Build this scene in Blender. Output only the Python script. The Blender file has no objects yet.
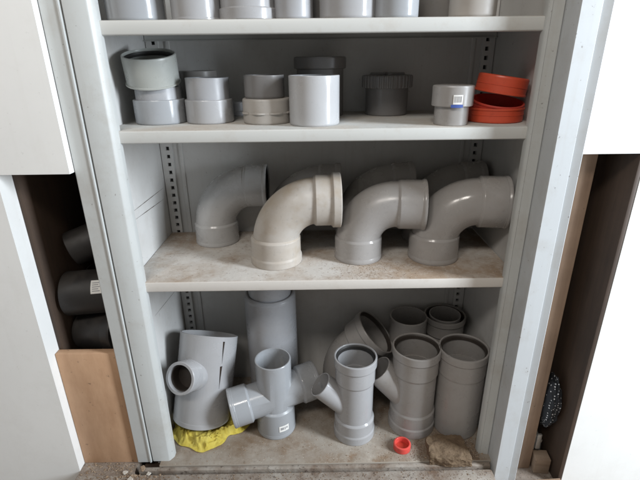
import bpy, bmesh, math, random
from mathutils import Matrix, Vector, noise
R = math.radians
PI = math.pi
random.seed(7)
scene = bpy.context.scene
col = scene.collection

# ------------------------------------------------------------------ helpers
def M_at(loc, rot=(0, 0, 0)):
    from mathutils import Euler
    return Matrix.Translation(Vector(loc)) @ Euler(rot, 'XYZ').to_matrix().to_4x4()

def tag(o, label=None, cat=None, group=None, kind=None):
    if label: o['label'] = label
    if cat: o['category'] = cat
    if group: o['group'] = group
    if kind: o['kind'] = kind
    return o

def empty(name, loc=(0, 0, 0), rot=(0, 0, 0)):
    o = bpy.data.objects.new(name, None)
    o.empty_display_size = .05
    o.location = loc
    o.rotation_euler = rot
    col.objects.link(o)
    return o

def finish(me, mat, sharp=38):
    me.materials.clear()
    me.materials.append(mat)
    me.shade_smooth()
    me.set_sharp_from_angle(angle=R(sharp))

def link(name, bm, mat, parent=None, sharp=38, recalc=True):
    if recalc:
        bmesh.ops.recalc_face_normals(bm, faces=bm.faces)
    me = bpy.data.meshes.new(name)
    bm.to_mesh(me)
    bm.free()
    finish(me, mat, sharp)
    o = bpy.data.objects.new(name, me)
    col.objects.link(o)
    if parent: o.parent = parent
    return o

def add_lathe(bm, prof, M=Matrix(), seg=72, mod=None):
    """closed profile of (r, z) spun round local Z; a radius of 0 closes on the axis"""
    full = []                                   # support rings keep long straight walls shading flat
    for (a, b) in zip(prof, list(prof[1:]) + [prof[0]]):
        full.append(a)
        d = math.hypot(b[0] - a[0], b[1] - a[1])
        if d > .006 and a[0] > .004 and b[0] > .004:
            for t in (.0009 / d, 1 - .0009 / d):
                full.append((a[0] + (b[0] - a[0]) * t, a[1] + (b[1] - a[1]) * t))
    prof = full
    rings = []
    for (r, z) in prof:
        if r <= 1e-6:
            rings.append([bm.verts.new(M @ Vector((0, 0, z)))])
        else:
            ring = []
            for k in range(seg):
                a = 2 * PI * k / seg
                rr = r if mod is None else mod(r, z, k)
                ring.append(bm.verts.new(M @ Vector((rr * math.cos(a), rr * math.sin(a), z))))
            rings.append(ring)
    n = len(rings)
    for i in range(n):
        a, b = rings[i], rings[(i + 1) % n]
        if len(a) == 1 and len(b) == 1: continue
        for k in range(seg):
            k2 = (k + 1) % seg
            if len(a) == 1: bm.faces.new((a[0], b[k], b[k2]))
            elif len(b) == 1: bm.faces.new((a[k], b[0], a[k2]))
            else: bm.faces.new((a[k], b[k], b[k2], a[k2]))

def add_solid_lathe(bm, prof, M=Matrix(), seg=72):
    add_lathe(bm, [(0, prof[0][1])] + list(prof) + [(0, prof[-1][1])], M, seg)

def add_box(bm, x0, x1, y0, y1, z0, z1, bev=0.0, M=Matrix(), segs=2):
    vs = [bm.verts.new((x, y, z)) for x in (x0, x1) for y in (y0, y1) for z in (z0, z1)]
    idx = [(0, 1, 3, 2), (4, 6, 7, 5), (0, 4, 5, 1), (2, 3, 7, 6), (0, 2, 6, 4), (1, 5, 7, 3)]
    fs = [bm.faces.new([vs[i] for i in f]) for f in idx]
    if bev > 0:
        es = list({e for f in fs for e in f.edges})
        g = bmesh.ops.bevel(bm, geom=es, offset=bev, segments=segs, profile=.5, affect='EDGES')
        vs = list({v for f in g['faces'] for v in f.verts} | {v for v in vs if v.is_valid})
    for v in vs:
        if v.is_valid: v.co = M @ v.co
    return vs

def add_prism(bm, pts, z0, z1, M=Matrix()):
    lo = [bm.verts.new(M @ Vector((x, y, z0))) for x, y in pts]
    hi = [bm.verts.new(M @ Vector((x, y, z1))) for x, y in pts]
    n = len(pts)
    bm.faces.new(list(reversed(lo)))
    bm.faces.new(hi)
    for i in range(n):
        bm.faces.new((lo[i], lo[(i + 1) % n], hi[(i + 1) % n], hi[i]))

def add_sweep(bm, pts, tans, ro, ri, seg=64):
    """hollow tube along points lying in the local XZ plane"""
    Yv = Vector((0, 1, 0))
    outer, inner = [], []
    for p, t in zip(pts, tans):
        n = Yv.cross(t).normalized()
        outer.append([bm.verts.new(p + ro * (math.cos(2*PI*k/seg) * n + math.sin(2*PI*k/seg) * Yv)) for k in range(seg)])
        inner.append([bm.verts.new(p + ri * (math.cos(2*PI*k/seg) * n + math.sin(2*PI*k/seg) * Yv)) for k in range(seg)])
    for rings in (outer, inner):
        for a, b in zip(rings, rings[1:]):
            for k in range(seg):
                bm.faces.new((a[k], a[(k+1) % seg], b[(k+1) % seg], b[k]))
    for i in (0, -1):
        for k in range(seg):
            bm.faces.new((outer[i][k], outer[i][(k+1) % seg], inner[i][(k+1) % seg], inner[i][k]))

def boolean(base, ops):
    """base / operands are bmeshes; returns a bmesh"""
    def tmp(bm):
        bmesh.ops.recalc_face_normals(bm, faces=bm.faces)
        me = bpy.data.meshes.new('tmp'); bm.to_mesh(me); bm.free()
        o = bpy.data.objects.new('tmp', me); col.objects.link(o)
        return o
    b = tmp(base)
    tmps = [b]
    for kind, bm in ops:
        o = tmp(bm); tmps.append(o)
        m = b.modifiers.new('b', 'BOOLEAN'); m.operation = kind; m.object = o; m.solver = 'EXACT'
    dg = bpy.context.evaluated_depsgraph_get()
    dg.update()
    me = bpy.data.meshes.new_from_object(b.evaluated_get(dg))
    out = bmesh.new(); out.from_mesh(me)
    bpy.data.meshes.remove(me)
    for o in tmps:
        m = o.data; bpy.data.objects.remove(o); bpy.data.meshes.remove(m)
    return out

def cyl_patch(bm, r, a0, a1, z0, z1, n=10):
    """thin curved sticker on a cylinder round local Z"""
    lo, hi = [], []
    for k in range(n + 1):
        a = a0 + (a1 - a0) * k / n
        lo.append(bm.verts.new((r * math.cos(a), r * math.sin(a), z0)))
        hi.append(bm.verts.new((r * math.cos(a), r * math.sin(a), z1)))
    for k in range(n):
        bm.faces.new((lo[k], lo[k+1], hi[k+1], hi[k]))

# ------------------------------------------------------------------ materials
def base_mat(name):
    m = bpy.data.materials.new(name)
    m.use_nodes = True
    nt = m.node_tree
    return m, nt, nt.nodes['Principled BSDF']

def N(nt, typ, **kw):
    n = nt.nodes.new(typ)
    for k, v in kw.items():
        if k in n.inputs: n.inputs[k].default_value = v
        else: setattr(n, k, v)
    return n

def coords(nt, offset=True):
    tc = N(nt, 'ShaderNodeTexCoord')
    if not offset: return tc.outputs['Object']
    oi = N(nt, 'ShaderNodeObjectInfo')
    mul = N(nt, 'ShaderNodeMath', operation='MULTIPLY'); mul.inputs[1].default_value = 37.0
    nt.links.new(oi.outputs['Random'], mul.inputs[0])
    add = N(nt, 'ShaderNodeVectorMath', operation='ADD')
    nt.links.new(tc.outputs['Object'], add.inputs[0])
    nt.links.new(mul.outputs[0], add.inputs[1])
    return add.outputs[0]

def noise_mask(nt, co, scale, lo, hi, detail=5, rough=.6):
    n = N(nt, 'ShaderNodeTexNoise', Scale=scale, Detail=detail, Roughness=rough)
    nt.links.new(co, n.inputs['Vector'])
    mr = N(nt, 'ShaderNodeMapRange'); mr.inputs['From Min'].default_value = lo; mr.inputs['From Max'].default_value = hi
    nt.links.new(n.outputs['Fac'], mr.inputs['Value'])
    return mr.outputs['Result']

def mix(nt, fac, a, b, amount=1.0):
    m = N(nt, 'ShaderNodeMix', data_type='RGBA')
    f = fac
    if amount != 1.0:
        mm = N(nt, 'ShaderNodeMath', operation='MULTIPLY'); mm.inputs[1].default_value = amount
        nt.links.new(fac, mm.inputs[0]); f = mm.outputs[0]
    nt.links.new(f, m.inputs[0])
    for sock, v in ((m.inputs[6], a), (m.inputs[7], b)):
        if isinstance(v, tuple): sock.default_value = (*v, 1)
        else: nt.links.new(v, sock)
    return m.outputs[2]

def bump(nt, bs, h, strength=.2, dist=.001):
    b = N(nt, 'ShaderNodeBump', Strength=strength, Distance=dist)
    nt.links.new(h, b.inputs['Height']); nt.links.new(b.outputs[0], bs.inputs['Normal'])

def pvc(name, c, rough=.32, dirt=.25, dirtcol=(.22, .17, .12), dust=.25, dustcol=(.42, .38, .33), speck=.4, stain=0):
    m, nt, bs = base_mat(name)
    co = coords(nt)
    a = mix(nt, noise_mask(nt, co, 9, .3, .7), tuple(v * .96 for v in c), tuple(min(1, v * 1.04) for v in c))
    a = mix(nt, noise_mask(nt, co, 17, .50, .85, 4, .55), a, dirtcol, dirt)
    if stain: a = mix(nt, noise_mask(nt, co, 7, .44, .68, 6, .6), a, (.33, .27, .205), stain)
    a = mix(nt, noise_mask(nt, co, 60, .6, .72, 3), a, tuple(v * .55 for v in c), speck * .5)
    dm = noise_mask(nt, co, 14, .4, .75, 6)
    geo = N(nt, 'ShaderNodeNewGeometry')
    sx = N(nt, 'ShaderNodeSeparateXYZ'); nt.links.new(geo.outputs['Normal'], sx.inputs[0])
    mr = N(nt, 'ShaderNodeMapRange'); mr.inputs['From Min'].default_value = .25; mr.inputs['From Max'].default_value = 1.0
    nt.links.new(sx.outputs['Z'], mr.inputs['Value'])
    mul = N(nt, 'ShaderNodeMath', operation='MULTIPLY'); nt.links.new(dm, mul.inputs[0]); nt.links.new(mr.outputs[0], mul.inputs[1])
    a = mix(nt, mul.outputs[0], a, dustcol, dust)
    nt.links.new(a, bs.inputs['Base Color'])
    rr = N(nt, 'ShaderNodeMapRange'); rr.inputs['To Min'].default_value = rough - .06; rr.inputs['To Max'].default_value = rough + .22
    nt.links.new(dm, rr.inputs['Value']); nt.links.new(rr.outputs[0], bs.inputs['Roughness'])
    bump(nt, bs, noise_mask(nt, co, 120, .2, .8, 3), .06, .0006)
    return m

def plain(name, c, rough=.5, var=.15, scale=25, metallic=0):
    m, nt, bs = base_mat(name)
    co = coords(nt)
    a = mix(nt, noise_mask(nt, co, scale, .3, .7), tuple(v * (1 - var) for v in c), tuple(min(1, v * (1 + var)) for v in c))
    nt.links.new(a, bs.inputs['Base Color'])
    bs.inputs['Roughness'].default_value = rough
    bs.inputs['Metallic'].default_value = metallic
    return m

def paint(name, c, grime=(.30, .25, .19), amt=.35, rough=.42, chips=.5):
    m, nt, bs = base_mat(name)
    co = coords(nt, False)
    a = mix(nt, noise_mask(nt, co, 3.5, .3, .7), tuple(v * .94 for v in c), c)
    a = mix(nt, noise_mask(nt, co, 12, .5, .8, 8, .7), a, grime, amt)
    st = N(nt, 'ShaderNodeMapping'); st.inputs['Scale'].default_value = (60, 60, 3)
    nt.links.new(co, st.inputs['Vector'])
    a = mix(nt, noise_mask(nt, st.outputs[0], 1, .55, .8), a, grime, amt * .5)
    a = mix(nt, noise_mask(nt, co, 95, .70, .75, 2), a, (.10, .07, .05), chips)
    nt.links.new(a, bs.inputs['Base Color'])
    bs.inputs['Roughness'].default_value = rough
    bump(nt, bs, noise_mask(nt, co, 18, .2, .8, 3), .05, .0008)
    return m

def shelf_mat(name, c, dirt_c, amt=.6, rust=.4, front=.012):
    """painted steel, the tread covered in old dust and dried dirt, the rolled front lip wiped clean"""
    m, nt, bs = base_mat(name)
    co = coords(nt, False)
    geo = N(nt, 'ShaderNodeNewGeometry')
    sx = N(nt, 'ShaderNodeSeparateXYZ'); nt.links.new(geo.outputs['Normal'], sx.inputs[0])
    up = N(nt, 'ShaderNodeMapRange'); up.inputs['From Min'].default_value = .5; up.inputs['From Max'].default_value = .95
    nt.links.new(sx.outputs['Z'], up.inputs['Value'])
    top = mix(nt, noise_mask(nt, co, 4.5, .40, .62, 8, .68), tuple(v * .86 for v in c), dirt_c)
    top = mix(nt, noise_mask(nt, co, 11, .50, .66, 8, .75), top, tuple(min(1, v * 1.02) for v in c), .55)
    top = mix(nt, noise_mask(nt, co, 19, .56, .72, 6, .7), top, (.20, .12, .065), rust)
    top = mix(nt, noise_mask(nt, co, 130, .62, .70, 3), top, (.09, .06, .045), .45)
    top = mix(nt, noise_mask(nt, co, 170, .66, .72, 2), top, (.62, .58, .5), .5)
    sd = mix(nt, noise_mask(nt, co, 16, .52, .8, 8, .7), c, (.36, .28, .2), .35)
    a = mix(nt, up.outputs[0], sd, top, amt)
    nt.links.new(a, bs.inputs['Base Color'])
    rr = N(nt, 'ShaderNodeMapRange'); rr.inputs['To Min'].default_value = .4; rr.inputs['To Max'].default_value = .85
    nt.links.new(up.outputs[0], rr.inputs['Value']); nt.links.new(rr.outputs[0], bs.inputs['Roughness'])
    bm_ = N(nt, 'ShaderNodeMath', operation='MULTIPLY'); nt.links.new(noise_mask(nt, co, 90, .3, .75, 5), bm_.inputs[0]); nt.links.new(up.outputs[0], bm_.inputs[1])
    bump(nt, bs, bm_.outputs[0], .25, .0012)
    return m

def wood(name, c1, c2, scale=6, stretch=(1, 1, .08), rough=.65):
    m, nt, bs = base_mat(name)
    co = coords(nt)
    mp = N(nt, 'ShaderNodeMapping'); mp.inputs['Scale'].default_value = stretch
    nt.links.new(co, mp.inputs['Vector'])
    g = noise_mask(nt, mp.outputs[0], scale * 9, .3, .7, 8, .65)
    a = mix(nt, g, c1, c2)
    a = mix(nt, noise_mask(nt, co, scale, .4, .75, 5), a, tuple(min(1, v * 1.45) for v in c2), .45)
    a = mix(nt, noise_mask(nt, co, 50, .66, .74, 3), a, (.05, .03, .02), .6)
    nt.links.new(a, bs.inputs['Base Color'])
    bs.inputs['Roughness'].default_value = rough
    bump(nt, bs, g, .15, .001)
    return m

def ground_mat(name, c1, c2, c3, scale=14):
    m, nt, bs = base_mat(name)
    co = coords(nt, False)
    a = mix(nt, noise_mask(nt, co, scale, .35, .65, 8, .7), c1, c2)
    a = mix(nt, noise_mask(nt, co, scale * 3, .5, .7, 8, .7), a, c3, .7)
    a = mix(nt, noise_mask(nt, co, scale * 10, .6, .68, 3), a, (.06, .04, .03), .7)
    nt.links.new(a, bs.inputs['Base Color'])
    bs.inputs['Roughness'].default_value = .9
    bump(nt, bs, noise_mask(nt, co, scale * 5, .2, .8, 8), .5, .003)
    return m

PAINT = paint('cream_steel_paint', (.51, .525, .515))
PAINT_IN = paint('inner_steel_paint', (.63, .625, .61), amt=.22, chips=.25)
PAINT_OUT = paint('frame_steel_paint', (.50, .52, .53), amt=.3)
SHELF_A = shelf_mat('shelf_paint', (.55, .555, .535), (.42, .33, .25), .55, .25)
SHELF_B = shelf_mat('dirty_shelf_paint', (.60, .57, .53), (.31, .225, .155), .94, .62)
FLOOR_IN = shelf_mat('cupboard_floor_paint', (.385, .345, .295), (.185, .128, .082), .98, .85)
GREY = pvc('grey_pvc', (.34, .345, .36))
PALE = pvc('pale_grey_pvc', (.44, .443, .452), rough=.19, dirt=.10, dust=.15, speck=.25)
GREY_L = pvc('light_grey_pvc', (.365, .366, .374), rough=.19, dirt=.10, dust=.15, speck=.15)
GREY_B = pvc('blue_grey_pvc', (.325, .338, .355), rough=.19, dirt=.10, dust=.15, speck=.15)
GREY_W = pvc('warm_grey_pvc', (.345, .331, .32), dirt=.28)
GREY_WB = pvc('bend_grey_pvc', (.36, .345, .334), rough=.20, dirt=.22, dust=.30)
GREY_D = pvc('dark_grey_pvc', (.185, .18, .178), rough=.38, dirt=.3)
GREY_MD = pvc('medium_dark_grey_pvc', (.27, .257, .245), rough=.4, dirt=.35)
CREAM = pvc('cream_pvc', (.40, .375, .345), rough=.45, dirt=.2, dust=.3)
BENDG = pvc('cool_bend_grey_pvc', (.41, .405, .40), rough=.25, dirt=.2, dust=.3)
SOIL = pvc('soiled_cream_pvc', (.46, .43, .395), rough=.5, dirt=.85, dirtcol=(.30, .22, .13), dust=.5, dustcol=(.42, .34, .24), speck=.7, stain=.5)
RED = pvc('red_pvc', (.62, .085, .038), rough=.4, dirt=.25, dirtcol=(.25, .03, .02), dust=.25, dustcol=(.5, .16, .10), speck=.5)
REDD = pvc('deep_red_pvc', (.52, .05, .03), rough=.4, dirt=.3, dirtcol=(.15, .02, .02), dust=.2, dustcol=(.4, .12, .09), speck=.5)
BLACKP = pvc('black_plastic', (.022, .020, .019), rough=.5, dirt=.3, dirtcol=(.06, .045, .035), dust=.3, dustcol=(.10, .085, .07))
RUBBER = plain('black_rubber', (.018, .017, .016), .55)
RUBBER_B = plain('brown_black_rubber', (.045, .036, .030), .5)
SLIT_BROWN = plain('slit_brown', (.13, .085, .06), .8)
WHITE_LABEL = plain('white_paper', (.78, .77, .74), .6, .05)
INK = plain('dark_ink', (.06, .06, .07), .6, .05)
INK_G = plain('grey_ink', (.30, .30, .31), .6, .05)
BLUE_INK = plain('blue_ink', (.05, .10, .36), .6, .08)
STREAK = plain('streak_dark', (.12, .10, .085), .7)
PLY = wood('plywood', (.40, .235, .135), (.52, .33, .205), 3, (1, 1, .25))
POST = wood('post_wood', (.20, .13, .087), (.30, .205, .14), 6, (1, 1, .06))
DARKWOOD = wood('dark_wood', (.030, .019, .013), (.060, .037, .024), 5)
GREYWOOD = wood('weathered_wood', (.20, .135, .09), (.32, .24, .175), 6, (.08, 1, 1))
PLASTER = paint('white_plaster', (.82, .82, .80), grime=(.6, .57, .52), amt=.2, rough=.85, chips=.1)
STEEL = plain('bare_steel', (.38, .36, .33), .45, .25, 40, .7)
SHEET = plain('grey_sheet_metal', (.20, .21, .20), .5, .15, 12, .2)
GROUND = ground_mat('dirty_concrete', (.25, .205, .17), (.155, .115, .085), (.36, .31, .26))
SILLM = ground_mat('worn_sill_paint', (.38, .35, .31), (.15, .10, .068), (.30, .26, .215), 9)
ROCK = ground_mat('brown_brick', (.135, .088, .052), (.20, .14, .085), (.085, .052, .03), 34)
CHIP = ground_mat('plaster_chip', (.56, .53, .48), (.38, .31, .24), (.5, .47, .42), 60)
CRUMB = ground_mat('crumbs', (.24, .16, .10), (.40, .31, .225), (.15, .09, .055), 60)
DIRT = ground_mat('brown_dirt', (.15, .095, .06), (.24, .165, .11), (.09, .055, .035), 80)
CLOTHM = None
def cloth_mat():
    m, nt, bs = base_mat('yellow_cloth')
    co = coords(nt)
    a = mix(nt, noise_mask(nt, co, 20, .3, .7), (.80, .66, .10), (.88, .78, .24))
    a = mix(nt, noise_mask(nt, co, 26, .58, .75, 6), a, (.45, .33, .08), .4)
    nt.links.new(a, bs.inputs['Base Color'])
    bs.inputs['Roughness'].default_value = .9
    w = N(nt, 'ShaderNodeTexNoise', Scale=420.0, Detail=2.0); nt.links.new(co, w.inputs['Vector'])
    bump(nt, bs, w.outputs['Fac'], .35, .001)
    return m
CLOTHM = cloth_mat()
def dotted_mat():
    m, nt, bs = base_mat('dotted_fabric')
    co = coords(nt, False)
    v = N(nt, 'ShaderNodeTexVoronoi', Scale=115.0); v.inputs['Randomness'].default_value = .35
    nt.links.new(co, v.inputs['Vector'])
    mr = N(nt, 'ShaderNodeMapRange'); mr.inputs['From Min'].default_value = .26; mr.inputs['From Max'].default_value = .22
    nt.links.new(v.outputs['Distance'], mr.inputs['Value'])
    a = mix(nt, mr.outputs[0], (.016, .018, .022), (.55, .55, .56))
    nt.links.new(a, bs.inputs['Base Color']); bs.inputs['Roughness'].default_value = .85
    return m
DOTTED = dotted_mat()

# ------------------------------------------------------------------ the cupboard
Z1, Z2, Z3 = 1.1758, .9552, .5808
D = .357
HW = .4915
TOP = 1.56

cup = empty('steel_cupboard', (0, 0, 0))
tag(cup, 'open cream steel cupboard with four shelf levels full of grey pipe fittings', 'cupboard')

def part(name, bm, mat, parent=cup, **k): return link(name, bm, mat, parent, **k)

bm = bmesh.new(); add_box(bm, -HW - .012, -HW, -.008, .385, -.02, TOP); lp = part('side_panel', bm, PAINT_IN)
bm = bmesh.new(); add_box(bm, HW, HW + .012, -.012, .385, -.02, TOP); part('side_panel', bm, PAINT_IN)
bm = bmesh.new(); add_box(bm, -HW + .0005, HW - .0005, .370, .380, -.02, TOP)
# pressed seams in the back sheet beside the uprights
for s in (-1, 1):
    add_box(bm, s * .432 - .006, s * .432 + .006, .3655, .3705, -.02, TOP, .002)
part('back_panel', bm, PAINT_IN)
bm = bmesh.new(); add_box(bm, -HW - .012, HW + .012, -.02, .385, TOP + .001, TOP + .015, .002); part('top_panel', bm, PAINT)

# two scratches and a thinner dark line below on the left side sheet
def streak(bm, a, b, w):
    a, b = Vector(a), Vector(b)
    d = (b - a).normalized(); n = Vector((1, 0, 0)).cross(d) * w
    k = 12
    prev = None
    for i in range(k + 1):
        t = i / k
        p = a.lerp(b, t); ww = n * (math.sin(PI * min(1, max(.02, t))) * .8 + .25) * (.6 + .7 * random.random())
        cur = (bm.verts.new(p - ww), bm.verts.new(p + ww))
        if prev: bm.faces.new((prev[0], prev[1], cur[1], cur[0]))
        prev = cur
X = -HW + .0006
for a, b, w in (((X, .098, .739), (X, .336, .735), .0011), ((X, .102, .715), (X, .33, .702), .0009), ((X, .117, .413), (X, .318, .390), .0005)):
    bm = bmesh.new(); streak(bm, a, b, w); link('dark_streak', bm, STREAK, lp)

def tray(z, mat, y0=0.0, y1=.356):
    bm = bmesh.new()
    # one folded sheet: tread, front lip with return, rear lip (profile in Y-Z run along X)
    t = .0281
    prof = [(y0, z - .003), (y0 + .0008, z - .0012), (y0 + .003, z), (y1, z), (y1, z - t * .95), (y1 - .012, z - t * .95),
            (y1 - .012, z - t * .95 + .002), (y1 - .002, z - t * .95 + .002), (y1 - .002, z - .002), (y0 + .003, z - .002), (y0 + .003, z - t + .002),
            (y0 + .018, z - t + .002), (y0 + .018, z - t), (y0 + .003, z - t), (y0 + .0008, z - t + .0012), (y0, z - t + .003)]
    Mx = Matrix(((0, 0, 1, 0), (1, 0, 0, 0), (0, 1, 0, 0), (0, 0, 0, 1)))
    add_prism(bm, prof, -HW + .002, HW - .002, Mx)
    return part('shelf', bm, mat, sharp=50)
tray(Z1, SHELF_A); tray(Z2, SHELF_A); tray(Z3, SHELF_B)
# bottom floor plate with its turned down front edge
bm = bmesh.new()
add_box(bm, -HW + .002, HW - .002, -.036, .356, -.012, 0, .002)
part('bottom_plate', bm, FLOOR_IN)
bm = bmesh.new()
add_box(bm, -.545, .479, -.051, -.0375, -.028, -.003, .003)
part('front_rail', bm, SILLM)
bm = bmesh.new(); add_box(bm, -.545, .4835, -.036, .37, -.1, -.0285); part('plinth', bm, DARKWOOD)
bm = bmesh.new(); add_box(bm, .5508, .5640, -.030, -.010, .020, .056, .004, segs=3); part('clip', bm, WHITE_LABEL)

# slotted uprights in the back corners
def upright(x0, x1, holes_x):
    bm = bmesh.new()
    yf, yb = .3575, .3695
    xs = [x0, holes_x - .0052, holes_x + .0052, x1]
    z = 0.0
    rows = []
    while z < TOP - .03:
        rows += [(z, z + .0135, False), (z + .0135, z + .0245, True)]
        z += .0245
    cache = {}
    def V(x, y, z):
        k = (round(x, 5), round(y, 5), round(z, 5))
        if k not in cache: cache[k] = bm.verts.new((x, y, z))
        return cache[k]
    for (a, b, hole) in rows:
        for i in range(3):
            if hole and i == 1:
                p, q = xs[1], xs[2]
                for (c, d) in (((p, a), (q, a)), ((q, a), (q, b)), ((q, b), (p, b)), ((p, b), (p, a))):
                    bm.faces.new((V(c[0], yf, c[1]), V(d[0], yf, d[1]), V(d[0], yb, d[1]), V(c[0], yb, c[1])))
                continue
            bm.faces.new((V(xs[i], yf, a), V(xs[i+1], yf, a), V(xs[i+1], yf, b), V(xs[i], yf, b)))
        for x in (x0, x1):
            bm.faces.new((V(x, yf, a), V(x, yf, b), V(x, yb, b), V(x, yb, a)))
    o = part('slotted_upright', bm, PAINT_IN, sharp=20)
    b2 = bmesh.new(); add_box(b2, xs[1] - .001, xs[2] + .001, .3685, .3697, 0.01, TOP - .03)  # black strip colours in the shade inside the hollow upright
    link('slot_shade_strip', b2, RUBBER, o)
upright(-.4895, -.4555, -.4685)
upright(.4555, .4895, .4685)

# front frame
bm = bmesh.new(); add_prism(bm, [(-.5125, .010), (-.5125, -.018), (-.5105, -.020), (-.465, -.020), (-.462, -.018), (-.4535, -.006), (-.4525, -.003), (-.4525, .010)], .0, TOP); part('stile', bm, PAINT)
bm = bmesh.new(); add_prism(bm, [(-.5570, .030), (-.5570, -.019), (-.5550, -.021), (-.5215, -.021), (-.5195, -.0235), (-.5165, -.0235), (-.5155, -.021), (-.5155, .030)], -.002, TOP); part('outer_stile', bm, PAINT)
bm = bmesh.new(); add_prism(bm, [(.4525, .010), (.4525, -.004), (.4545, -.009), (.4585, -.0125), (.4605, -.0105), (.4815, -.0145), (.4835, -.0125), (.4835, .010)], .0, TOP); part('stile', bm, PAINT)
bm = bmesh.new(); add_prism(bm, [(.4845, .030), (.4845, -.066), (.4865, -.0688), (.5270, -.0670), (.5285, -.0655), (.5285, -.0610), (.5485, -.0660), (.5505, -.064), (.5505, .030)], -.100, TOP); part('outer_stile', bm, PAINT_OUT)

# ------------------------------------------------------------------ fitting builders
def tube_prof(ro, z0, z1, wall=.004, c=.0012):
    ri = ro - wall
    return [(ro - c, z0), (ro, z0 + c), (ro, z1 - c), (ro - c * .5, z1 - c * .15), (ro - c, z1), (ri + c * .5, z1), (ri, z1 - c * .6), (ri, z0)]

def socket_prof(rb, rs, L, bead=.003, beadw=.016, wall=.0045):
    """bell: starts at z=0 round a body of radius rb, opens at z=L; a raised ring at the mouth holds the seal"""
    rt = rs - bead
    p = [(rb - .0043, 0.0), (rb + .0003, 0.0), (rt - .0012, .0045), (rt, .0065)]
    if bead > .0004:
        p += [(rt, L - beadw - .004), (rt + .0006, L - beadw - .003), (rs - .0005, L - beadw), (rs, L - beadw + .0015)]
    p += [(rs, L - .0025), (rs - .0008, L - .0007), (rs - .0025, L), (rs - wall - .0005, L), (rs - wall - .0012, L - .001),
          (rs - wall - .0012, L - .0162), (rt - wall, L - .019), (rt - wall, .010), (rb - .0043, .010)]
    return p

def seal(parent, M, rs, L, mat=RUBBER, w=.006):
    bm = bmesh.new()
    r = rs - .0058
    add_lathe(bm, [(r, L - .0165), (r, L - .0045), (r - w * .3, L - .0035), (r - w * .8, L - .007), (r - w, L - .0165)], M, 64)
    return link('seal', bm, mat, parent)

def socket(parent, M, rb, rs, L, mat, bead=.003, beadw=.016, sealmat=RUBBER, ring=None):
    bm = bmesh.new(); add_lathe(bm, socket_prof(rb, rs, L, bead, beadw), M, 80)
    if ring:                                   # an extra thin moulding line round the bell
        add_lathe(bm, [(rs - bead - .001, ring), (rs - bead + .0012, ring + .0006), (rs - bead + .0012, ring + .0022), (rs - bead - .001, ring + .0028)], M, 80)
    o = link('socket', bm, mat, parent)
    if sealmat: seal(o, M, rs, L, sealmat)
    return o

def bend(name, loc, rot, angle, zb, Rr, straight, rb, mat, base=None, mouth=None):
    """pipe bend standing on its base, arc in its local XZ plane; base / mouth = dict for sockets or None for a plain end"""
    e = empty(name, loc, rot)
    pts, tans = [], []
    z0 = (base['L'] - .006) if base else 0.0
    pts.append(Vector((0, 0, z0))); tans.append(Vector((0, 0, 1)))
    n = 28
    for k in range(n + 1):
        a = angle * k / n
        pts.append(Vector((Rr - Rr * math.cos(a), 0, zb + Rr * math.sin(a)))); tans.append(Vector((math.sin(a), 0, math.cos(a))))
    d = tans[-1]
    end = pts[-1] + d * straight
    if mouth: pts.append(end + d * .006)
    else: pts.append(end)
    tans.append(d)
    bm = bmesh.new(); add_sweep(bm, pts, tans, rb, rb - .004)
    link('bend_body', bm, mat, e)
    if base:
        M = M_at((0, 0, base['L']), (PI, 0, 0))
        socket(e, M, rb, base['rs'], base['L'], mat, base.get('bead', .003), base.get('beadw', .014), base.get('seal', None), base.get('ring'))
    if mouth:
        M = Matrix.Translation(end) @ Matrix.Rotation(angle, 4, 'Y')
        socket(e, M, rb, mouth['rs'], mouth['L'], mat, mouth.get('bead', .003), mouth.get('beadw', .014), mouth.get('seal', RUBBER), mouth.get('ring'))
    return e

def lathe_thing(name, loc, rot, sections, label, cat, group=None):
    """sections: list of (part_name, profile, material); one section -> still an empty with its part(s)"""
    e = empty(name, loc, rot)
    tag(e, label, cat, group)
    objs = []
    for pn, prof, mat in sections:
        bm = bmesh.new(); add_lathe(bm, prof, Matrix(), 80)
        objs.append(link(pn, bm, mat, e))
    return e, objs

# ------------------------------------------------------------------ top shelf
G1 = 'pipe couplings along the top shelf'
def coup(loc, r, h, mat, label, group, collar=None, top_r=None, foot=.0):
    secs = []
    if collar:
        rc, hc = collar
        secs.append(('collar', [(r - .003, 0), (rc - .0015, 0), (rc, .0015), (rc, hc - .003), (rc - .002, hc - .0008), (r + .0005, hc), (r - .003, hc)], mat))
        secs.append(('coupling_body', tube_prof(r, .0025, h), mat))
    elif foot:
        secs.append(('coupling_body', [(r - .002, 0), (r + foot - .001, 0), (r + foot, .001), (r + foot, .0035), (r, .0052)] + tube_prof(r, 0, h)[2:-1] + [(r - .004, 0)], mat))
    else:
        secs.append(('coupling_body', [(r - .0045, 0), (r - .0028, .0), (r - .0005, .0022), (r, .005)] + tube_prof(r, 0, h)[2:-1] + [(r - .004, .004)], mat))
    return lathe_thing('pipe_coupling', loc, (0, 0, 0), secs, label, 'pipe coupling', group)[0]
coup((-.398, .066, Z1), .0613, .125, GREY_B, 'plain blue grey pipe coupling at the left end of the top shelf', G1)
coup((-.268, .058, Z1), .0520, .120, GREY_L, 'narrow pale grey pipe coupling, second from the left on the top shelf', G1, foot=.0014)
coup((-.158, .066, Z1), .0590, .130, GREY_L, 'pale grey pipe coupling on the top shelf with a wide raised collar at its foot', G1, collar=(.0632, .024))
coup((-.061, .055, Z1), .0405, .120, GREY, 'slim mid grey pipe coupling on the top shelf right of the wide collared one', G1)
coup((.055, .064, Z1), .0612, .125, GREY_L, 'wide pale glossy pipe coupling in the middle of the top shelf', G1)
coup((.156, .052, Z1), .0475, .120, GREY_B, 'blue grey pipe coupling with bright streak on the top shelf, beside a dark gap', G1)
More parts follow.
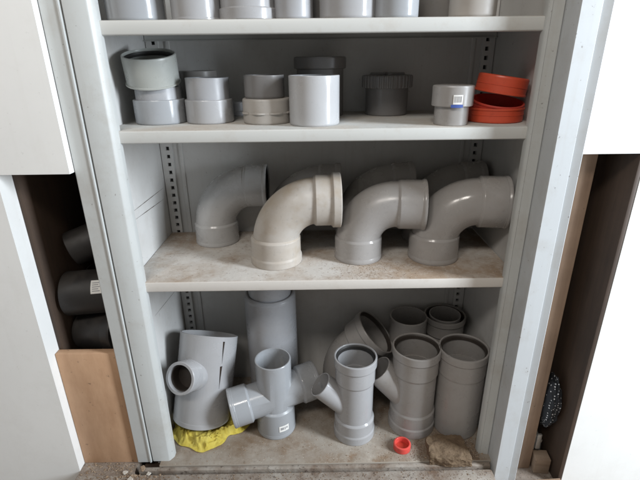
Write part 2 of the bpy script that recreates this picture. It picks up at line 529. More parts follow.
coup((.320, .055, Z1), .0490, .125, CREAM, 'beige grey pipe coupling alone near the right end of the top shelf', G1)
coup((-.225, .205, Z1), .0520, .120, GREY_MD, 'shadowed grey coupling behind the narrow pale one, left of the collared one, top shelf', G1)
coup((-.012, .200, Z1), .0480, .130, GREY_W, 'grey coupling peeping out behind the gap left of the wide glossy one, top shelf', G1)
coup((.275, .205, Z1), .0540, .130, GREY_MD, 'dark grey coupling standing in shadow behind the beige one on the top shelf', G1)

# ------------------------------------------------------------------ second shelf
G2 = 'fittings on the second shelf'
def reducer(name, loc, r1, h1, r2, h2, mat, label, mat2=None, rot=(0, 0, 0)):
    p1 = [(r2 - .004, .0), (r1 - .003, .0), (r1 - .0006, .0018), (r1, .004), (r1, h1 - .003), (r1 - .001, h1 - .0008), (r1 - .003, h1), (r2 - .004, h1)]
    return lathe_thing(name, loc, rot, [('socket', p1, mat), ('spigot', tube_prof(r2, h1 - .002, h2), mat2 or mat)], label, 'pipe reducer', G2)[0]
reducer('pipe_reducer', (-.403, .150, Z2), .0620, .057, .0545, .085, GREY_B, 'pale blue grey reducer at the far left of the second shelf, carrying a tilted collar', GREY)
# tilted collar on top of it
e, _ = lathe_thing('pipe_collar', (-.410, .148, Z2 + .0935), (R(13), R(1.5), 0),
    [('collar_body', [(.0630, 0), (.0645, .001), (.0645, .0035), (.0618, .005), (.0622, .064), (.0612, .067), (.0590, .068), (.0578, .066), (.0565, .02), (.0520, .004), (.0540, 0)], pvc('greenish_grey_pvc', (.36, .375, .355), rough=.3, dirt=.12)),
     ('seal', [(.0580, .052), (.0580, .060), (.0555, .062), (.0540, .058), (.0545, .052)], RUBBER)],
    'tilted open grey pipe collar resting on the leftmost stack of the second shelf', 'pipe collar', G2)
reducer('pipe_reducer', (-.281, .150, Z2), .0580, .0555, .0520, .105, GREY_L, 'pale grey reducer with narrower top half, standing just right of the leftmost stack', GREY)
coup((-.335, .285, Z2), .050, .118, GREY_MD, 'dim grey coupling hiding behind the two leftmost stacks of the second shelf', G2)
# small dark cap
lathe_thing('pipe_stopper', (-.238, .288, Z2), (0, 0, 0),
    [('cap_body', [(.0, 0), (.030, 0), (.0325, .002), (.0325, .012), (.030, .014), (.030, .034), (.028, .038), (.0, .039)], GREY_D)],
    'small dark cap in the shade between second and third stacks of the second shelf', 'pipe cap', G2)
# cream cap with lugs
e, _ = lathe_thing('pipe_stopper', (-.136, .128, Z2), (0, 0, 0),
    [('cap_body', [(.0, 0), (.0555, 0), (.0578, .002), (.0585, .005), (.0585, .0225), (.0592, .0235), (.0592, .0255), (.0585, .0265), (.0585, .054), (.0572, .057), (.0545, .058), (.0, .058)], CREAM)],
    'beige grey round cap with moulded lugs, under a small dark coupling', 'pipe cap', G2)
for a in (-148, -105, -62, -15, 30, 85, 140):
    bm = bmesh.new()
    n = 10
    rings = []
    for k in range(n + 1):
        ang = R(a - 16 + 32 * k / n)
        w = .0042 * math.sin(PI * (.06 + .88 * k / n)) + .001
        rings.append([bm.verts.new((r * math.cos(ang), r * math.sin(ang), z)) for r, z in ((.058, .0235), (.0585 + w, .0240), (.0585 + w, .0275), (.058, .0280))])
    for p, q in zip(rings, rings[1:]):
        for i in range(4): bm.faces.new((p[i], p[(i+1) % 4], q[(i+1) % 4], q[i]))
    bm.faces.new(rings[0]); bm.faces.new(rings[-1])
    link('lug', bm, CREAM, e)
coup((-.140, .128, Z2 + .0582), .0480, .052, GREY_D, 'small dark grey coupling standing on top of the beige lugged cap', G2)
coup((-.020, .085, Z2), .0590, .1095, PALE, 'big plain whitish grey coupling standing at the front of the second shelf', G2)
lathe_thing('pipe_coupling', (-.004, .275, Z2), (0, 0, 0),
    [('coupling_body', tube_prof(.0625, 0, .125), GREY_D), ('collar', [(.0600, .118), (.0625, .1185), (.0690, .121), (.0695, .123), (.0695, .146), (.0680, .149), (.0640, .150), (.0625, .149), (.0600, .126)], GREY_D)],
    'dark grey coupling with thick collar standing behind the big whitish coupling', 'pipe coupling', G2)
# ribbed screw cap
e = empty('screw_plug', (.178, .275, Z2)); tag(e, 'dark grey access plug with a ribbed screw lid', 'screw plug', G2)
bm = bmesh.new(); add_lathe(bm, [(.0, 0), (.0545, 0), (.0570, .0025), (.0575, .070), (.0, .070)], Matrix(), 80); link('plug_body', bm, GREY_D, e)
bm = bmesh.new()
def ribs(r, z, k): return r + (.0022 if (k % 8) in (0, 1, 2, 3) and r > .062 else 0)
add_lathe(bm, [(.0, .0705), (.0640, .0705), (.0655, .072), (.0660, .0745), (.0660, .098), (.0645, .1015), (.0610, .1025), (.052, .1030), (.0500, .1000), (.0, .1000)], Matrix(), 288, ribs)
o = link('screw_lid', bm, GREY_D, e, sharp=30)
bm = bmesh.new(); add_box(bm, -.046, .046, -.006, .006, .1003, .1085, .002); add_box(bm, -.006, .006, -.046, -.0062, .1003, .1085, .002); add_box(bm, -.006, .006, .0062, .046, .1003, .1085, .002)
link('grip_cross', bm, GREY_D, o)
# cap with barcode sticker
e = empty('pipe_stopper', (.296, .056, Z2)); tag(e, 'small grey stepped cap with a white barcode sticker', 'pipe cap', G2)
bm = bmesh.new(); add_lathe(bm, tube_prof(.0385, 0, .043), Matrix(), 72); link('spigot', bm, GREY_W, e)
bm = bmesh.new(); add_lathe(bm, [(.0, .0415), (.0450, .0415), (.0462, .043), (.0462, .083), (.0452, .0852), (.0430, .086), (.0, .086)], Matrix(), 72); link('cap_body', bm, GREY_W, e)
bm = bmesh.new(); cyl_patch(bm, .0468, R(-104), R(-78), .0475, .0675); lab = link('sticker', bm, WHITE_LABEL, e)
bm = bmesh.new(); cyl_patch(bm, .0468, R(-109), R(-76), .0405, .0470); link('sticker', bm, BLUE_INK, e)
bm = bmesh.new()
a = -101.5
while a < -81:
    w = random.choice((.35, .5, .9))
    cyl_patch(bm, .0471, R(a), R(a + w), .0515, .0645, 2); a += w + random.choice((.45, .7, 1.0))
link('barcode', bm, INK_G, lab)
# red caps
G3 = 'stack of red pipe caps'
def redcap(loc, rot, r, h, mat, label, up=True, lip=.0016):
    p = [(.0, 0), (r - .004, 0), (r - .001, .0016), (r, .0045), (r, h - .005), (r + lip, h - .0042), (r + lip, h - .0012), (r + lip - .001, h), (r - .0026, h), (r - .0034, h - .001), (r - .0040, .004), (.0, .004)]
    e = empty('pipe_stopper', loc, rot); tag(e, label, 'pipe cap', G3)
    bm = bmesh.new(); add_lathe(bm, p, Matrix() if up else M_at((0, 0, h), (PI, 0, 0)), 80); link('cap_body', bm, mat, e)
    bm = bmesh.new()
    Mr = Matrix() if up else M_at((0, 0, h), (PI, 0, 0))
    add_lathe(bm, [(r - .0005, h * .5), (r + .0008, h * .5 + .0005), (r + .0008, h * .5 + .0018), (r - .0005, h * .5 + .0023)], Mr, 80); link('moulding_ring', bm, mat, e)
    return e
redcap((.416, .110, Z2), (0, 0, 0), .0665, .033, RED, 'lowest of the red pipe caps, flat on the second shelf at its right end')
redcap((.4175, .110, Z2 + .0175), (R(11), R(3), 0), .0600, .031, REDD, 'deep red open cap tilted inside the lowest red cap')
redcap((.4215, .106, Z2 + .0635), (R(3), R(8), R(10)), .0575, .040, RED, 'topmost orange red cap of the red stack, upside down and tilted to the right', up=False)

# ------------------------------------------------------------------ third shelf: the bends
G4 = 'large pipe bends on the third shelf'
def bend90(loc, rot, h, L, rb, mat, base, mouth, label):
    zb = .055
    Rr = h - zb
    st = L - Rr - mouth['L'] if mouth else L - Rr
    e = bend('pipe_bend', loc, rot, PI / 2, zb, Rr, st, rb, mat, base, mouth)
    tag(e, label, 'pipe bend', G4)
    return e
Bs = dict(rs=.0665, L=.066, bead=.0012, beadw=.010)
Ms = dict(rs=.0690, L=.074, bead=.0030, beadw=.008)
bend90((-.325, .284, Z3), (0, 0, R(0)), .172, .163, .0605, BENDG, dict(rs=.0655, L=.066, bead=.0008, beadw=.008), dict(rs=.0640, L=.066, bead=.0022, beadw=.008), 'shaded mid grey bend at the far left of the third shelf, set back')
bend90((-.131, .128, Z3), (0, 0, R(2)), .170, .176, .0615, SOIL, dict(rs=.0705, L=.076, bead=.0030, beadw=.020), dict(rs=.0730, L=.072, bead=.0058, beadw=.021), 'dirty cream bend with thick flanged sockets at the front of the third shelf')
bend90((.097, .150, Z3), (0, 0, R(-7)), .155, .176, .0620, GREY_WB, Bs, Ms, 'clean glossy grey bend, front row of the third shelf, right of the cream one')
bend90((.306, .140, Z3), (0, 0, R(-8)), .163, .178, .0630, GREY_WB, dict(rs=.0690, L=.074, bead=.0012, beadw=.010), dict(rs=.0700, L=.076, bead=.0016, beadw=.006, ring=.064), 'scuffed brownish grey bend at the right end of the third shelf')
bend90((-.118, .283, Z3), (0, 0, 0), .172, .172, .0560, GREY_WB, None, dict(rs=.0640, L=.066), 'dim grey bend mostly hidden behind the dirty cream bend')
bend90((.097, .288, Z3), (0, 0, 0), .172, .170, .0570, GREY_WB, None, dict(rs=.0650, L=.066), 'dark bend in the back row behind the clean glossy grey bend')
bend90((.304, .288, Z3), (0, 0, 0), .172, .170, .0570, GREY_WB, None, dict(rs=.0650, L=.066), 'dark bend in the back row behind the scuffed right end bend')

# ------------------------------------------------------------------ bottom: saddle branch on the yellow cloth
def cloth():
    bm = bmesh.new()
    nr, na = 48, 200
    rows = []
    for i in range(nr + 1):
        t = i / nr
        row = []
        for k in range(na):
            a = 2 * PI * k / na
            edge = 1 + .10 * math.sin(3 * a + .6) + .07 * math.sin(5 * a + 2.1) + .03 * math.sin(11 * a)
            rx, ry = .124 * edge, .098 * edge
            p = Vector((rx * t * math.cos(a), ry * t * math.sin(a), 0))
            q = Vector((p.x * 13, p.y * 13, 1.7))
            w = noise.noise(q + 1.5 * noise.noise_vector(q * .7))
            fold = abs(noise.noise(Vector((p.x * 24 + 3 + 2 * w, p.y * 17, 4.2))))
            ridge = (1 - fold) ** 3
            out = max(0.0, min(1.0, (t - .58) / .16)) 
            rim = max(0.0, 1 - t) * 2.2
            w2 = noise.noise(Vector((p.x * 75, p.y * 50, 9.1)) + 1.2 * noise.noise_vector(Vector((p.x * 30, p.y * 30, 2))))
            fine = (1 - abs(w2)) ** 4
            env = min(1, rim * 1.6 + .10)
            lift = max(0.0, min(1.0, (-p.y - .005) / .05)) * .017 * (1 - out)
            z = .0030 + lift + env * (.30 + .70 * out) * (.015 * ridge + .010 * (w + .35) + .012 * fine)
            z += .0010 * noise.noise(p * 120)
            row.append(bm.verts.new((p.x, p.y, max(.0022, z))))
        rows.append(row)
    c = bm.verts.new((0, 0, .0035))
    for k in range(na): bm.faces.new((c, rows[1][k], rows[1][(k+1) % na]))
    for a, b in zip(rows[1:], rows[2:]):
        for k in range(na): bm.faces.new((a[k], b[k], b[(k+1) % na], a[(k+1) % na]))
    for v in rows[0]: bm.verts.remove(v)
    res = bmesh.ops.solidify(bm, geom=bm.faces[:], thickness=.0012)
    o = link('cleaning_cloth', bm, CLOTHM, None, sharp=80)
    o.location = (-.378, .118, .0005)
    return tag(o, 'crumpled yellow cleaning cloth spread under the leaning saddle fitting', 'cloth')
cloth()

def saddle():
    e = empty('saddle_fitting', (-.400, .130, .0305), (R(-14), R(8), 0))
    tag(e, 'big grey saddle fitting with round side outlet and two slits, standing on the yellow cloth', 'saddle fitting')
    H, ro, ri = .300, .0890, .0848
    bd = Vector((-.36, -.93, .16)).normalized()
    p0 = Vector((0, 0, .160))
    Mb = Matrix.Translation(p0) @ bd.to_track_quat('Z', 'X').to_matrix().to_4x4()
    base = bmesh.new(); add_solid_lathe(base, [(ro - .001, 0), (ro, .001), (ro, H - .001), (ro - .001, H)])
    br = bmesh.new(); add_solid_lathe(br, [(.052, .02), (.0515, .085), (.0485, .095), (.0485, .140), (.0465, .1425)], Mb)
    bore = bmesh.new(); add_solid_lathe(bore, [(ri, -.02), (ri, H + .02)])
    bb = bmesh.new(); add_solid_lathe(bb, [(.0395, .0), (.0395, .2)], Mb)
    def wedge(z0, z1, w0, w1, ang):
        b = bmesh.new()
        M = Matrix.Rotation(R(ang), 4, 'Z')
        vs = []
        for y in (.06, .11):
            vs.append([b.verts.new(M @ Vector((y, x, z))) for x, z in ((-w0, z0), (w0, z0), (w1, z1), (-w1, z1))])
        for q in vs: b.faces.new(q)
        for i in range(4): b.faces.new((vs[0][i], vs[0][(i+1) % 4], vs[1][(i+1) % 4], vs[1][i]))
        return b
    out = boolean(base, [('UNION', br), ('DIFFERENCE', bore), ('DIFFERENCE', bb), ('DIFFERENCE', wedge(.212, .286, .0003, .0036, -50)), ('DIFFERENCE', wedge(.130, .204, .0003, .0042, -51))])
    for v in out.verts:                         # the top is cut on the slant, lower at the back
        if v.co.z > H - .02: v.co.z -= .27 * (v.co.y + ro) - .002
    link('saddle_body', out, GREY_L, e, sharp=30)
    bm = bmesh.new(); add_lathe(bm, [(.0392, .093), (.0392, .128), (.0365, .128), (.0365, .093)], Mb, 64); add_solid_lathe(bm, [(.0370, .0925), (.0370, .0945)], Mb)  # added dark sleeve and disc, colouring in the shade inside the outlet
    link('seal', bm, RUBBER_B, e)
    bm = bmesh.new(); cyl_patch(bm, ri - .0008, R(-62), R(-40), .125, .285, 8); bmesh.ops.solidify(bm, geom=bm.faces[:], thickness=.002)  # added behind the slits: dirt brown that also darkens the lit interior
    link('slit_dark_strip', bm, SLIT_BROWN, e)
    bm = bmesh.new(); add_lathe(bm, [(ro - .0005, .001), (ro + .0006, .001), (ro + .0010, .0025), (ro + .0006, .015), (ro - .0005, .018)], Matrix(), 80)
    link('foot_rim', bm, GREY_L, e)
saddle()

# four way branch
def cross():
    e = empty('cross_branch', (-.157, .112, 0), (0, 0, 0))
    tag(e, 'pale grey four way pipe branch with stubby arms, just right of the yellow cloth', 'pipe branch')
    rb = .0545
    dl = Vector((-.90, -.27, -.13)).normalized(); dr = Vector((.90, .36, .10)).normalized()
    c = Vector((0, 0, .128))
    base = bmesh.new(); add_solid_lathe(base, [(rb, .060), (rb, .2605), (rb - .001, .262)])
    ops = []
    for d in (dl, dr):
        M = Matrix.Translation(c) @ d.to_track_quat('Z', 'X').to_matrix().to_4x4()
        b = bmesh.new(); add_solid_lathe(b, [(rb * .98, .0), (rb * .98, .085)], M); ops.append(('UNION', b))
    b = bmesh.new(); add_solid_lathe(b, [(rb - .004, .04), (rb - .004, .3)]); ops.append(('DIFFERENCE', b))
    for d in (dl, dr):
        M = Matrix.Translation(c) @ d.to_track_quat('Z', 'X').to_matrix().to_4x4()
        b = bmesh.new(); add_solid_lathe(b, [(rb * .98 - .004, .0), (rb * .98 - .004, .12)], M); ops.append(('DIFFERENCE', b))
    link('branch_body', boolean(base, ops), GREY_B, e, sharp=30)
    socket(e, M_at((0, 0, .096), (PI, 0, 0)), rb, .0612, .096, GREY_B, .0006, .01, None)
    for d in (dl, dr):
        M = Matrix.Translation(c + d * .078) @ d.to_track_quat('Z', 'X').to_matrix().to_4x4()
        socket(e, M, rb * .98, .0605, .062, GREY_B, .0006, .01, RUBBER)
    bm = bmesh.new(); cyl_patch(bm, .0618, R(-76), R(-46), .030, .052); lab = link('sticker', bm, WHITE_LABEL, e)
    bm = bmesh.new(); cyl_patch(bm, .0621, R(-72), R(-62), .037, .046, 3); cyl_patch(bm, .0621, R(-60), R(-57), .036, .046, 2); cyl_patch(bm, .0621, R(-55), R(-50), .039, .045, 2)
    link('print', bm, INK_G, lab)
cross()

# tall stepped pipe behind it
lathe_thing('stepped_pipe', (-.172, .262, 0), (0, 0, 0),
    [('pipe_body', [(.0770, 0), (.0815, 0), (.0825, .002), (.0820, .395), (.0805, .402), (.0765, .408), (.0740, .409), (.0700, .408), (.0700, .39), (.0770, .38)], GREY),
     ('spigot', tube_prof(.0680, .385, .520), GREY)],
    'tall thick grey pipe with a narrower neck, standing behind the four way branch', 'pipe')

# 45 degree bend
e = bend('pipe_bend', (.062, .262, 0), (0, 0, R(-8)), R(45), .090, .150, .020, .0665, GREY_W, dict(rs=.0735, L=.072, bead=.002, beadw=.012), dict(rs=.0830, L=.078, bead=.0055, beadw=.022, seal=RUBBER_B))
tag(e, 'wide brownish grey bend on the cupboard floor, its open mouth tipped up', 'pipe bend')
# short coupling and nested coupling at the back right
lathe_thing('pipe_coupling', (.285, .283, 0), (0, 0, 0), [('coupling_body', tube_prof(.0615, 0, .300, .0045), GREY_W), ('rim', [(.0612, .286), (.0622, .2865), (.0622, .2985), (.0612, .299)], GREY_W)],
    'tall plain brownish grey sleeve at the back, behind the larger branch fitting', 'pipe sleeve', 'sleeves at the back of the cupboard floor')
e = empty('pipe_coupling', (.408, .288, 0)); tag(e, 'dark grey sleeve in the back right corner, second ring nested in it', 'pipe sleeve', 'sleeves at the back of the cupboard floor')
bm = bmesh.new(); add_lathe(bm, tube_prof(.0600, 0, .255), Matrix(), 72); link('coupling_body', bm, GREY_MD, e)
socket(e, M_at((0, 0, .235)), .0600, .0685, .066, GREY_MD, .004, .018, RUBBER_B)
bm = bmesh.new(); add_lathe(bm, tube_prof(.0520, .20, .302, .0035), Matrix(), 72); link('nested_ring', bm, GREY_W, e)

def wye(loc, rot, rb, rbr, H, ls_bot, ls_top, rs, br_z, br_len, br_ang, mat, label, beads):
    e = empty('branch_fitting', loc, rot); tag(e, label, 'pipe branch', 'single branch fittings on the cupboard floor')
    d = Vector((-math.sin(br_ang), 0, math.cos(br_ang)))
    M = Matrix.Translation(Vector((0, 0, br_z))) @ Matrix.Rotation(-br_ang, 4, 'Y')
    base = bmesh.new(); add_solid_lathe(base, [(rb, ls_bot - .006), (rb, H - ls_top + .006)])
    b1 = bmesh.new(); add_solid_lathe(b1, [(rbr, .0), (rbr, br_len - .001), (rbr - .001, br_len)], M)
    b2 = bmesh.new(); add_solid_lathe(b2, [(rb - .004, 0), (rb - .004, H)])
    b3 = bmesh.new(); add_solid_lathe(b3, [(rbr - .0032, .0), (rbr - .0032, br_len + .05)], M)
    link('branch_body', boolean(base, [('UNION', b1), ('DIFFERENCE', b2), ('DIFFERENCE', b3)]), mat, e, sharp=30)
    socket(e, M_at((0, 0, ls_bot), (PI, 0, 0)), rb, rs, ls_bot, mat, beads[0], beads[1], None)
    socket(e, M_at((0, 0, H - ls_top)), rb, rs, ls_top, mat, beads[2], beads[3], beads[4])
    return e
wye((.091, .086, 0), (0, 0, R(4)), .0560, .0390, .288, .072, .086, .0640, .085, .150, R(45), GREY_L, 'smaller pale grey branch fitting with slanted side arm and black seal', (.0026, .026, .0042, .028, RUBBER))
wye((.278, .117, 0), (0, 0, R(-2)), .0660, .0450, .296, .080, .090, .0730, .085, .170, R(42), GREY_W, 'larger brownish grey branch fitting, arm half hidden behind the smaller pale one', (.0030, .030, .0042, .026, RUBBER_B))
# double socket at the right
e = empty('pipe_coupling', (.417, .108, 0)); tag(e, 'large brownish grey straight socket pipe standing against the right jamb of the cupboard', 'pipe sleeve')
bm = bmesh.new(); add_lathe(bm, [(.0640, 0), (.0665, 0), (.0685, .002), (.0690, .005), (.0690, .216), (.0640, .216)], Matrix(), 80); link('coupling_body', bm, GREY_W, e)
socket(e, M_at((0, 0, .210)), .0690, .0735, .086, GREY_W, .0030, .024, RUBBER_B)

# small red ring cap
e, _ = lathe_thing('ring_stopper', (.231, .014, 0), (0, 0, 0), [('ring_body', [(.0195, .0), (.0250, .0), (.0262, .0015), (.0262, .016), (.0255, .0195), (.0240, .0205), (.0212, .0205), (.0200, .019), (.0190, .006)], pvc('coral_red_pvc', (.66, .075, .06), dirt=.15, dust=.2)),
    ('base_disc', [(0, .0015), (.0193, .0015), (.0193, .0035), (0, .0035)], REDD)], 'small red ring cap lying on the dirty cupboard floor', 'ring cap')

# brick fragment
def lump(name, pts, h, seed, mat, cuts=5, amp=.006, fr=28):
    bm = bmesh.new()
    add_prism(bm, pts, 0, h)
    bmesh.ops.triangulate(bm, faces=bm.faces)
    bmesh.ops.subdivide_edges(bm, edges=bm.edges, cuts=cuts, use_grid_fill=True)
    bmesh.ops.subdivide_edges(bm, edges=bm.edges, cuts=1, use_grid_fill=True)
    for v in bm.verts:
        n = noise.noise_vector(v.co * fr + Vector((seed, seed * 2, 0)))
        n2 = noise.noise_vector(v.co * fr * 4 + Vector((seed, 0, seed)))
        k = amp * n + amp * .45 * n2
        if v.co.z < h * .2: k.z = 0
        v.co += k
        v.co.z = max(0, v.co.z)
    return link(name, bm, mat, None, sharp=60)
o = lump('brick_fragment', [(-.056, -.040), (.006, -.052), (.062, -.050), (.062, .004), (.054, .040), (-.010, .046), (-.052, .036)], .028, 3, ROCK, 6, .0042, 55)
o.location = (.358, -.008, .0008)
tag(o, 'crumbly brown brick fragment lying at the front right of the cupboard floor', 'brick fragment')

# ------------------------------------------------------------------ surroundings
def structure(name, bm, mat, **k): return tag(link(name, bm, mat, None, **k), kind='structure')
bm = bmesh.new()
n = 60
add_box(bm, -2.6, 2.6, -3.2, 1.2, -.20, -.1005); structure('floor', bm, GROUND)
bm = bmesh.new(); add_box(bm, -.720, .4785, -.135, -.0585, -.1, -.008, .004, segs=3); structure('threshold', bm, SILLM)
bm = bmesh.new(); add_box(bm, -.720, -.5585, -.058, .40, -.1, -.012); structure('bay_floor', bm, GROUND)
Mw = Matrix(((1, 0, 0, 0), (0, 0, 1, 0), (0, 1, 0, 0), (0, 0, 0, 1)))
bm = bmesh.new(); add_prism(bm, [(-1.7, -.1), (-.7205, -.1), (-.7205, .870), (-.5580, .870), (-.5580, 1.9), (-1.7, 1.9)], -.040, .45, Mw); structure('wall', bm, PLASTER)
bm = bmesh.new(); add_prism(bm, [(1.7, -.1), (.7055, -.1), (.7055, .900), (.5515, .900), (.5515, 1.9), (1.7, 1.9)], -.040, .45, Mw); structure('wall', bm, PLASTER)
bm = bmesh.new(); add_box(bm, -1.7, 1.7, .4505, .50, -.1, 1.9); structure('back_wall', bm, DARKWOOD)

for x0, x1, lb in ((-.7195, -.7085, 'dark brown board lining the narrow bay left of the cupboard'), (.6940, .7050, 'dark brown board lining the narrow bay right of the cupboard')):
    bm = bmesh.new(); add_box(bm, x0, x1, .0105 if x0 < 0 else -.039, .440, -.0115 if x0 < 0 else -.1, (.868 if x0 < 0 else .898), .001); tag(link('lining_board', bm, DARKWOOD, None), lb, 'board')
# left bay: plywood board with black fittings behind and above it
bm = bmesh.new(); add_box(bm, -.7195, -.5585, -.012, .010, -.0115, .378, .0015); o = link('plywood_board', bm, PLY, None)
tag(o, 'orange brown plywood board standing upright left of the cupboard', 'board')
bm = bmesh.new(); add_box(bm, -.7080, -.5585, .0110, .440, .300, .320, .001); o = link('wooden_shelf', bm, DARKWOOD, None)
tag(o, 'dark wooden shelf behind the plywood board carrying black fittings', 'shelf')
G5 = 'black pipe fittings left of the cupboard'
def black_pipe(loc, rot, r, L, label, collar=True, st=False):
    e = empty('black_fitting', loc, rot); tag(e, label, 'pipe fitting', G5)
    bm = bmesh.new(); add_lathe(bm, tube_prof(r, 0, L, .005), Matrix(), 64); link('fitting_body', bm, BLACKP, e)
    if collar:
        bm = bmesh.new(); add_lathe(bm, [(r - .001, L - .03), (r + .005, L - .028), (r + .006, L - .004), (r + .004, L + .001), (r - .001, L + .001)], Matrix(), 64); link('collar', bm, BLACKP, e)
    if st:
        bm = bmesh.new(); cyl_patch(bm, r + .0006, R(st[0]), R(st[1]), st[2], st[3]); lab = link('sticker', bm, WHITE_LABEL, e)
        bm = bmesh.new()
        for k in range(5):
            a = st[0] + (st[1] - st[0]) * (.18 + .15 * k)
            cyl_patch(bm, r + .0009, R(a), R(a + 2.0), st[2] + .004, st[3] - (.004 + .004 * (k % 2)), 2)
        link('print', bm, INK_G, lab)
    return e
RX = (0, PI / 2, 0)
black_pipe((-.690, .110, .3790), (R(3), R(84), R(-12)), .0580, .125, 'black pipe fitting at the bottom of the dark stack, above the plywood board', True)
black_pipe((-.703, .085, .5080), (0, R(88), R(5)), .0610, .142, 'black pipe fitting with a small white sticker, middle of the dark stack', False, (216, 250, .084, .112))
black_pipe((-.655, .200, .3205), (0, 0, 0), .0450, .215, 'black pipe fitting standing upright at the back behind the dark stack', False)
black_pipe((-.690, .125, .6230), (R(-8), R(72), R(14)), .0480, .120, 'topmost black fitting of the dark stack, sloping slightly', True)
black_pipe((-.597, .046, .3205), (R(-10), R(5), 0), .0290, .052, 'small black ring standing on the shelf just behind the plywood board', False)
# right bay
bm = bmesh.new(); add_box(bm, .5960, .6380, .020, .075, -.1, .8995, .002); o = link('wooden_post', bm, POST, None)
tag(o, 'rough brown wooden post standing right of the cupboard frame', 'post')
e = empty('door_latch', (.638, .036, .004)); tag(e, 'small rusty metal latch fixed to the side of the wooden post', 'latch')
bm = bmesh.new(); add_box(bm, .0005, .004, -.012, .012, -.030, .030, .001); link('plate', bm, STEEL, e)
bm = bmesh.new(); add_box(bm, .0045, .018, -.018, -.010, -.022, .034, .002); link('bolt', bm, STEEL, e)
bm = bmesh.new(); add_box(bm, .0045, .026, -.010, .004, -.004, .006, .0015); link('knob', bm, STEEL, e)
bm = bmesh.new()
add_prism(bm, [(-.028, 0), (.022, 0), (.024, .06), (-.024, .165)], -.0015, .0015, M_at((0, 0, 0), (PI / 2, 0, 0)))
o = link('metal_sheet', bm, SHEET, None); o.location = (.667, .062, -.0995); o.rotation_euler = (R(-8), 0, R(4))
tag(o, 'grey metal offcut leaning in the bay behind the wooden post', 'metal sheet')
for i, (x, y, z, rz, w, l, lb) in enumerate(((.630, -.080, 0, 3, .070, .140, 'brown plank end lying in front of the wooden post'), (.667, .020, 0, -6, .040, .045, 'weathered pale batten lying right of the wooden post'))):
    bm = bmesh.new(); add_box(bm, -l / 2, l / 2, -w / 2, w / 2, 0, .030 + .026 * i, .002); o = link('wooden_plank', bm, GREYWOOD if i else POST, None)
    o.location = (x, y, -.0998 + z); o.rotation_euler = (0, 0, R(rz))
    tag(o, lb, 'plank')
# dotted fabric roll
bm = bmesh.new()
bmesh.ops.create_uvsphere(bm, u_segments=40, v_segments=24, radius=1)
for v in bm.verts:
    n_ = noise.noise_vector(v.co * 2.2) + .5 * noise.noise_vector(v.co * 5.0)
    v.co = (Vector((v.co.x * .024, v.co.y * .045, v.co.z * (.085 + .02 * noise.noise(v.co * 3)))) + Vector((.004 * n_.x, .012 * n_.y, .016 * n_.z)))
o = link('fabric_bundle', bm, DOTTED, None); o.location = (.6655, .040, .150)
tag(o, 'dark bundle of white dotted fabric wedged right of the wooden post', 'fabric bundle')

# rubble
def shard(s, seed):
    pts = []
    k = random.randint(4, 6)
    for i in range(k):
        a = 2 * PI * i / k + random.uniform(-.3, .3)
        pts.append((s * random.uniform(.7, 1.1) * math.cos(a), s * random.uniform(.5, .9) * math.sin(a)))
    return pts
chips = [(-.556, -.078, .011, 'white square plaster chip at the foot of the left frame'), (-.532, -.046, .010, 'beige angular chip close under the left frame corner'),
         (-.512, -.060, .008, 'small pale chip right beside the left frame foot'), (-.585, -.050, .008, 'dull plaster chip on the bay floor in front of the plywood board'),
         (-.520, -.092, .009, 'brownish chip at the front edge below the left frame')]
for i, (x, y, s, lb) in enumerate(chips):
    bm = bmesh.new(); s *= 1.25; add_prism(bm, shard(s, i), 0, s * .5)
    bmesh.ops.bevel(bm, geom=bm.edges[:], offset=s * .12, segments=1, affect='EDGES')
    for v in bm.verts: v.co += noise.noise_vector(v.co * 90 + Vector((i * 7.0, 0, 0))) * s * .16
    o = link('plaster_chip', bm, CHIP if i in (0, 2, 3) else CRUMB, None, sharp=15)
    o.location = (x, y, -.0078 if y < -.0585 else -.0025); o.rotation_euler = (R(random.uniform(-8, 8)), R(random.uniform(-8, 8)), random.uniform(0, 6))
    if x < -.5585: o.location.z = -.0118
    tag(o, lb, 'chip', 'plaster chips by the left frame foot')

def crumbs():
    bm = bmesh.new()
    def one(x, y, z, s):
        g = bmesh.ops.create_icosphere(bm, subdivisions=1, radius=s)
        ax = Vector((random.uniform(-1, 1), random.uniform(-1, 1), random.uniform(-1, 1))).normalized()
        sc = Vector((random.uniform(.7, 1.5), random.uniform(.6, 1.2), random.uniform(.35, .8)))
        for v in g['verts']:
            t_ = v.co.dot(ax) / s
            if t_ > .25: v.co -= ax * (t_ - .25) * s * .9
            v.co = Vector((v.co.x * sc.x, v.co.y * sc.y, v.co.z * sc.z)) * random.uniform(.6, 1.25)
            v.co += Vector((x, y, z + s * .3))
    def rnd(c, w): return random.gauss(c, w)
    for _ in range(520):
        one(random.uniform(-.47, .47), random.uniform(-.035, .30), 0.0, random.choice((.0007, .001, .0014, .0020)))
    for _ in range(480):
        x, y = rnd(.39, .05), rnd(.0, .035)
        if -.034 < y < .3 and x < .47: one(x, y, 0, random.choice((.001, .0016, .0026, .0034)))
    for _ in range(220):
        x = rnd(-.56, .05)
        if -.71 < x < -.40: one(x, random.uniform(-.13, -.062), -.008, random.choice((.0012, .002, .003, .0042)))
    for _ in range(160):
        x = random.uniform(-.71, -.565); one(x, random.uniform(-.055, -.014), -.012, random.choice((.0012, .002, .003)))
    for _ in range(260):
        one(random.uniform(-.70, .46), random.uniform(-.13, -.062), -.008, random.choice((.0008, .0012, .002)))
    for _ in range(150):
        one(random.uniform(-.46, .46), random.uniform(.006, .345), Z3, random.choice((.0006, .0009, .0013)))
    for _ in range(70):
        one(random.uniform(.02, .24), random.uniform(.006, .09), Z3, random.choice((.0008, .0012, .0018)))
    o = link('debris', bm, CRUMB, None, sharp=20)
    return tag(o, kind='stuff')
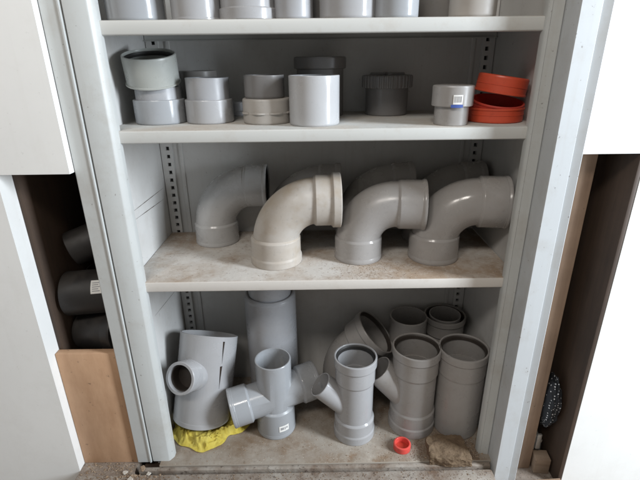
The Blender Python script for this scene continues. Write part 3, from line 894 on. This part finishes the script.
def dirt():
    bm = bmesh.new()
    def flake(x, y, z, s):
        a0 = random.uniform(0, 6)
        h = random.uniform(.2, .6) * s
        lo = [bm.verts.new((x + s * random.uniform(.6, 1.2) * math.cos(a0 + k * 2.1), y + s * random.uniform(.5, 1) * math.sin(a0 + k * 2.1), z)) for k in range(3)]
        t = bm.verts.new((x + random.uniform(-.3, .3) * s, y, z + h))
        for k in range(3): bm.faces.new((lo[k], lo[(k+1) % 3], t))
    for _ in range(2600):
        x = .455 - abs(random.gauss(0, .10)); y = -.034 + abs(random.gauss(0, .06))
        if x > -.4 and y < .34: flake(x, y, .0001, random.choice((.0012, .0018, .0026)))
    for _ in range(900):
        x = random.gauss(.15, .12); y = random.uniform(.12, .33)
        if -.35 < x < .46: flake(x, y, .0001, random.choice((.0010, .0016, .0024)))
    for _ in range(500):
        flake(random.gauss(.13, .06), .006 + abs(random.gauss(.05, .05)), Z3 + .0001, random.choice((.0010, .0016)))
    for _ in range(900):
        x = random.gauss(-.57, .07); y = random.uniform(-.130, -.062)
        if x > -.70: flake(x, y, -.0079, random.choice((.0016, .0026, .004)))
    for _ in range(900):
        flake(random.uniform(-.69, .47), random.uniform(-.133, -.060), -.0079, random.choice((.0012, .002, .003)))
    o = link('dirt', bm, DIRT, None, sharp=20)
    return tag(o, 'dry brown dirt and dust flakes gathered on the cupboard floor and sill', 'dirt', kind='stuff')
dirt()
o = crumbs(); o['label'] = 'crumbs and grit scattered over the cupboard floor, shelf and sill'; o['category'] = 'debris'

# ------------------------------------------------------------------ camera
f_px, Cx, Cy, Cz, pitch, yaw, roll = 447.8, -.01720, -1.01059, 1.09675, .382345, .006359, .011137
cp, sp, cy, sy = math.cos(pitch), math.sin(pitch), math.cos(yaw), math.sin(yaw)
fwd = Vector((sy * cp, cy * cp, -sp)); right = Vector((cy, -sy, 0)); down = fwd.cross(right)
r2 = math.cos(roll) * right + math.sin(roll) * down
d2 = -math.sin(roll) * right + math.cos(roll) * down
cam = bpy.data.cameras.new('camera'); co = bpy.data.objects.new('camera', cam); col.objects.link(co)
cam.sensor_width = 36; cam.sensor_fit = 'HORIZONTAL'; cam.lens = 36 * f_px / 640
cam.clip_start = .02; cam.clip_end = 60
m3 = Matrix((r2, -d2, -fwd)).transposed()
co.matrix_world = Matrix.Translation(Vector((Cx, Cy, Cz))) @ m3.to_4x4()
scene.camera = co

# ------------------------------------------------------------------ light
def area(name, loc, target, sx, sy_, power, colr):
    l = bpy.data.lights.new(name, 'AREA'); l.shape = 'RECTANGLE'; l.size = sx; l.size_y = sy_; l.energy = power; l.color = colr
    o = bpy.data.objects.new(name, l); col.objects.link(o)
    o.location = loc
    d = Vector(target) - Vector(loc)
    o.rotation_euler = d.to_track_quat('-Z', 'Y').to_euler()
    return o
area('window_light', (2.25, -.95, 1.45), (-.2, .1, .7), .45, 1.5, 122, (.84, .92, 1.0))
for lx in (-.95, -.30):
    area('room_light', (lx, -1.75, 2.6), (0, .1, .6), .42, .38, 13.5, (1.0, .94, .87))

w = bpy.data.worlds.new('World'); scene.world = w; w.use_nodes = True
bg = w.node_tree.nodes['Background']; bg.inputs[0].default_value = (1.0, .97, .925, 1); bg.inputs[1].default_value = .20

scene.view_settings.view_transform = 'Standard'
scene.view_settings.look = 'None'
scene.view_settings.exposure = 0
scene.view_settings.gamma = 1
scene.cycles.max_bounces = 8
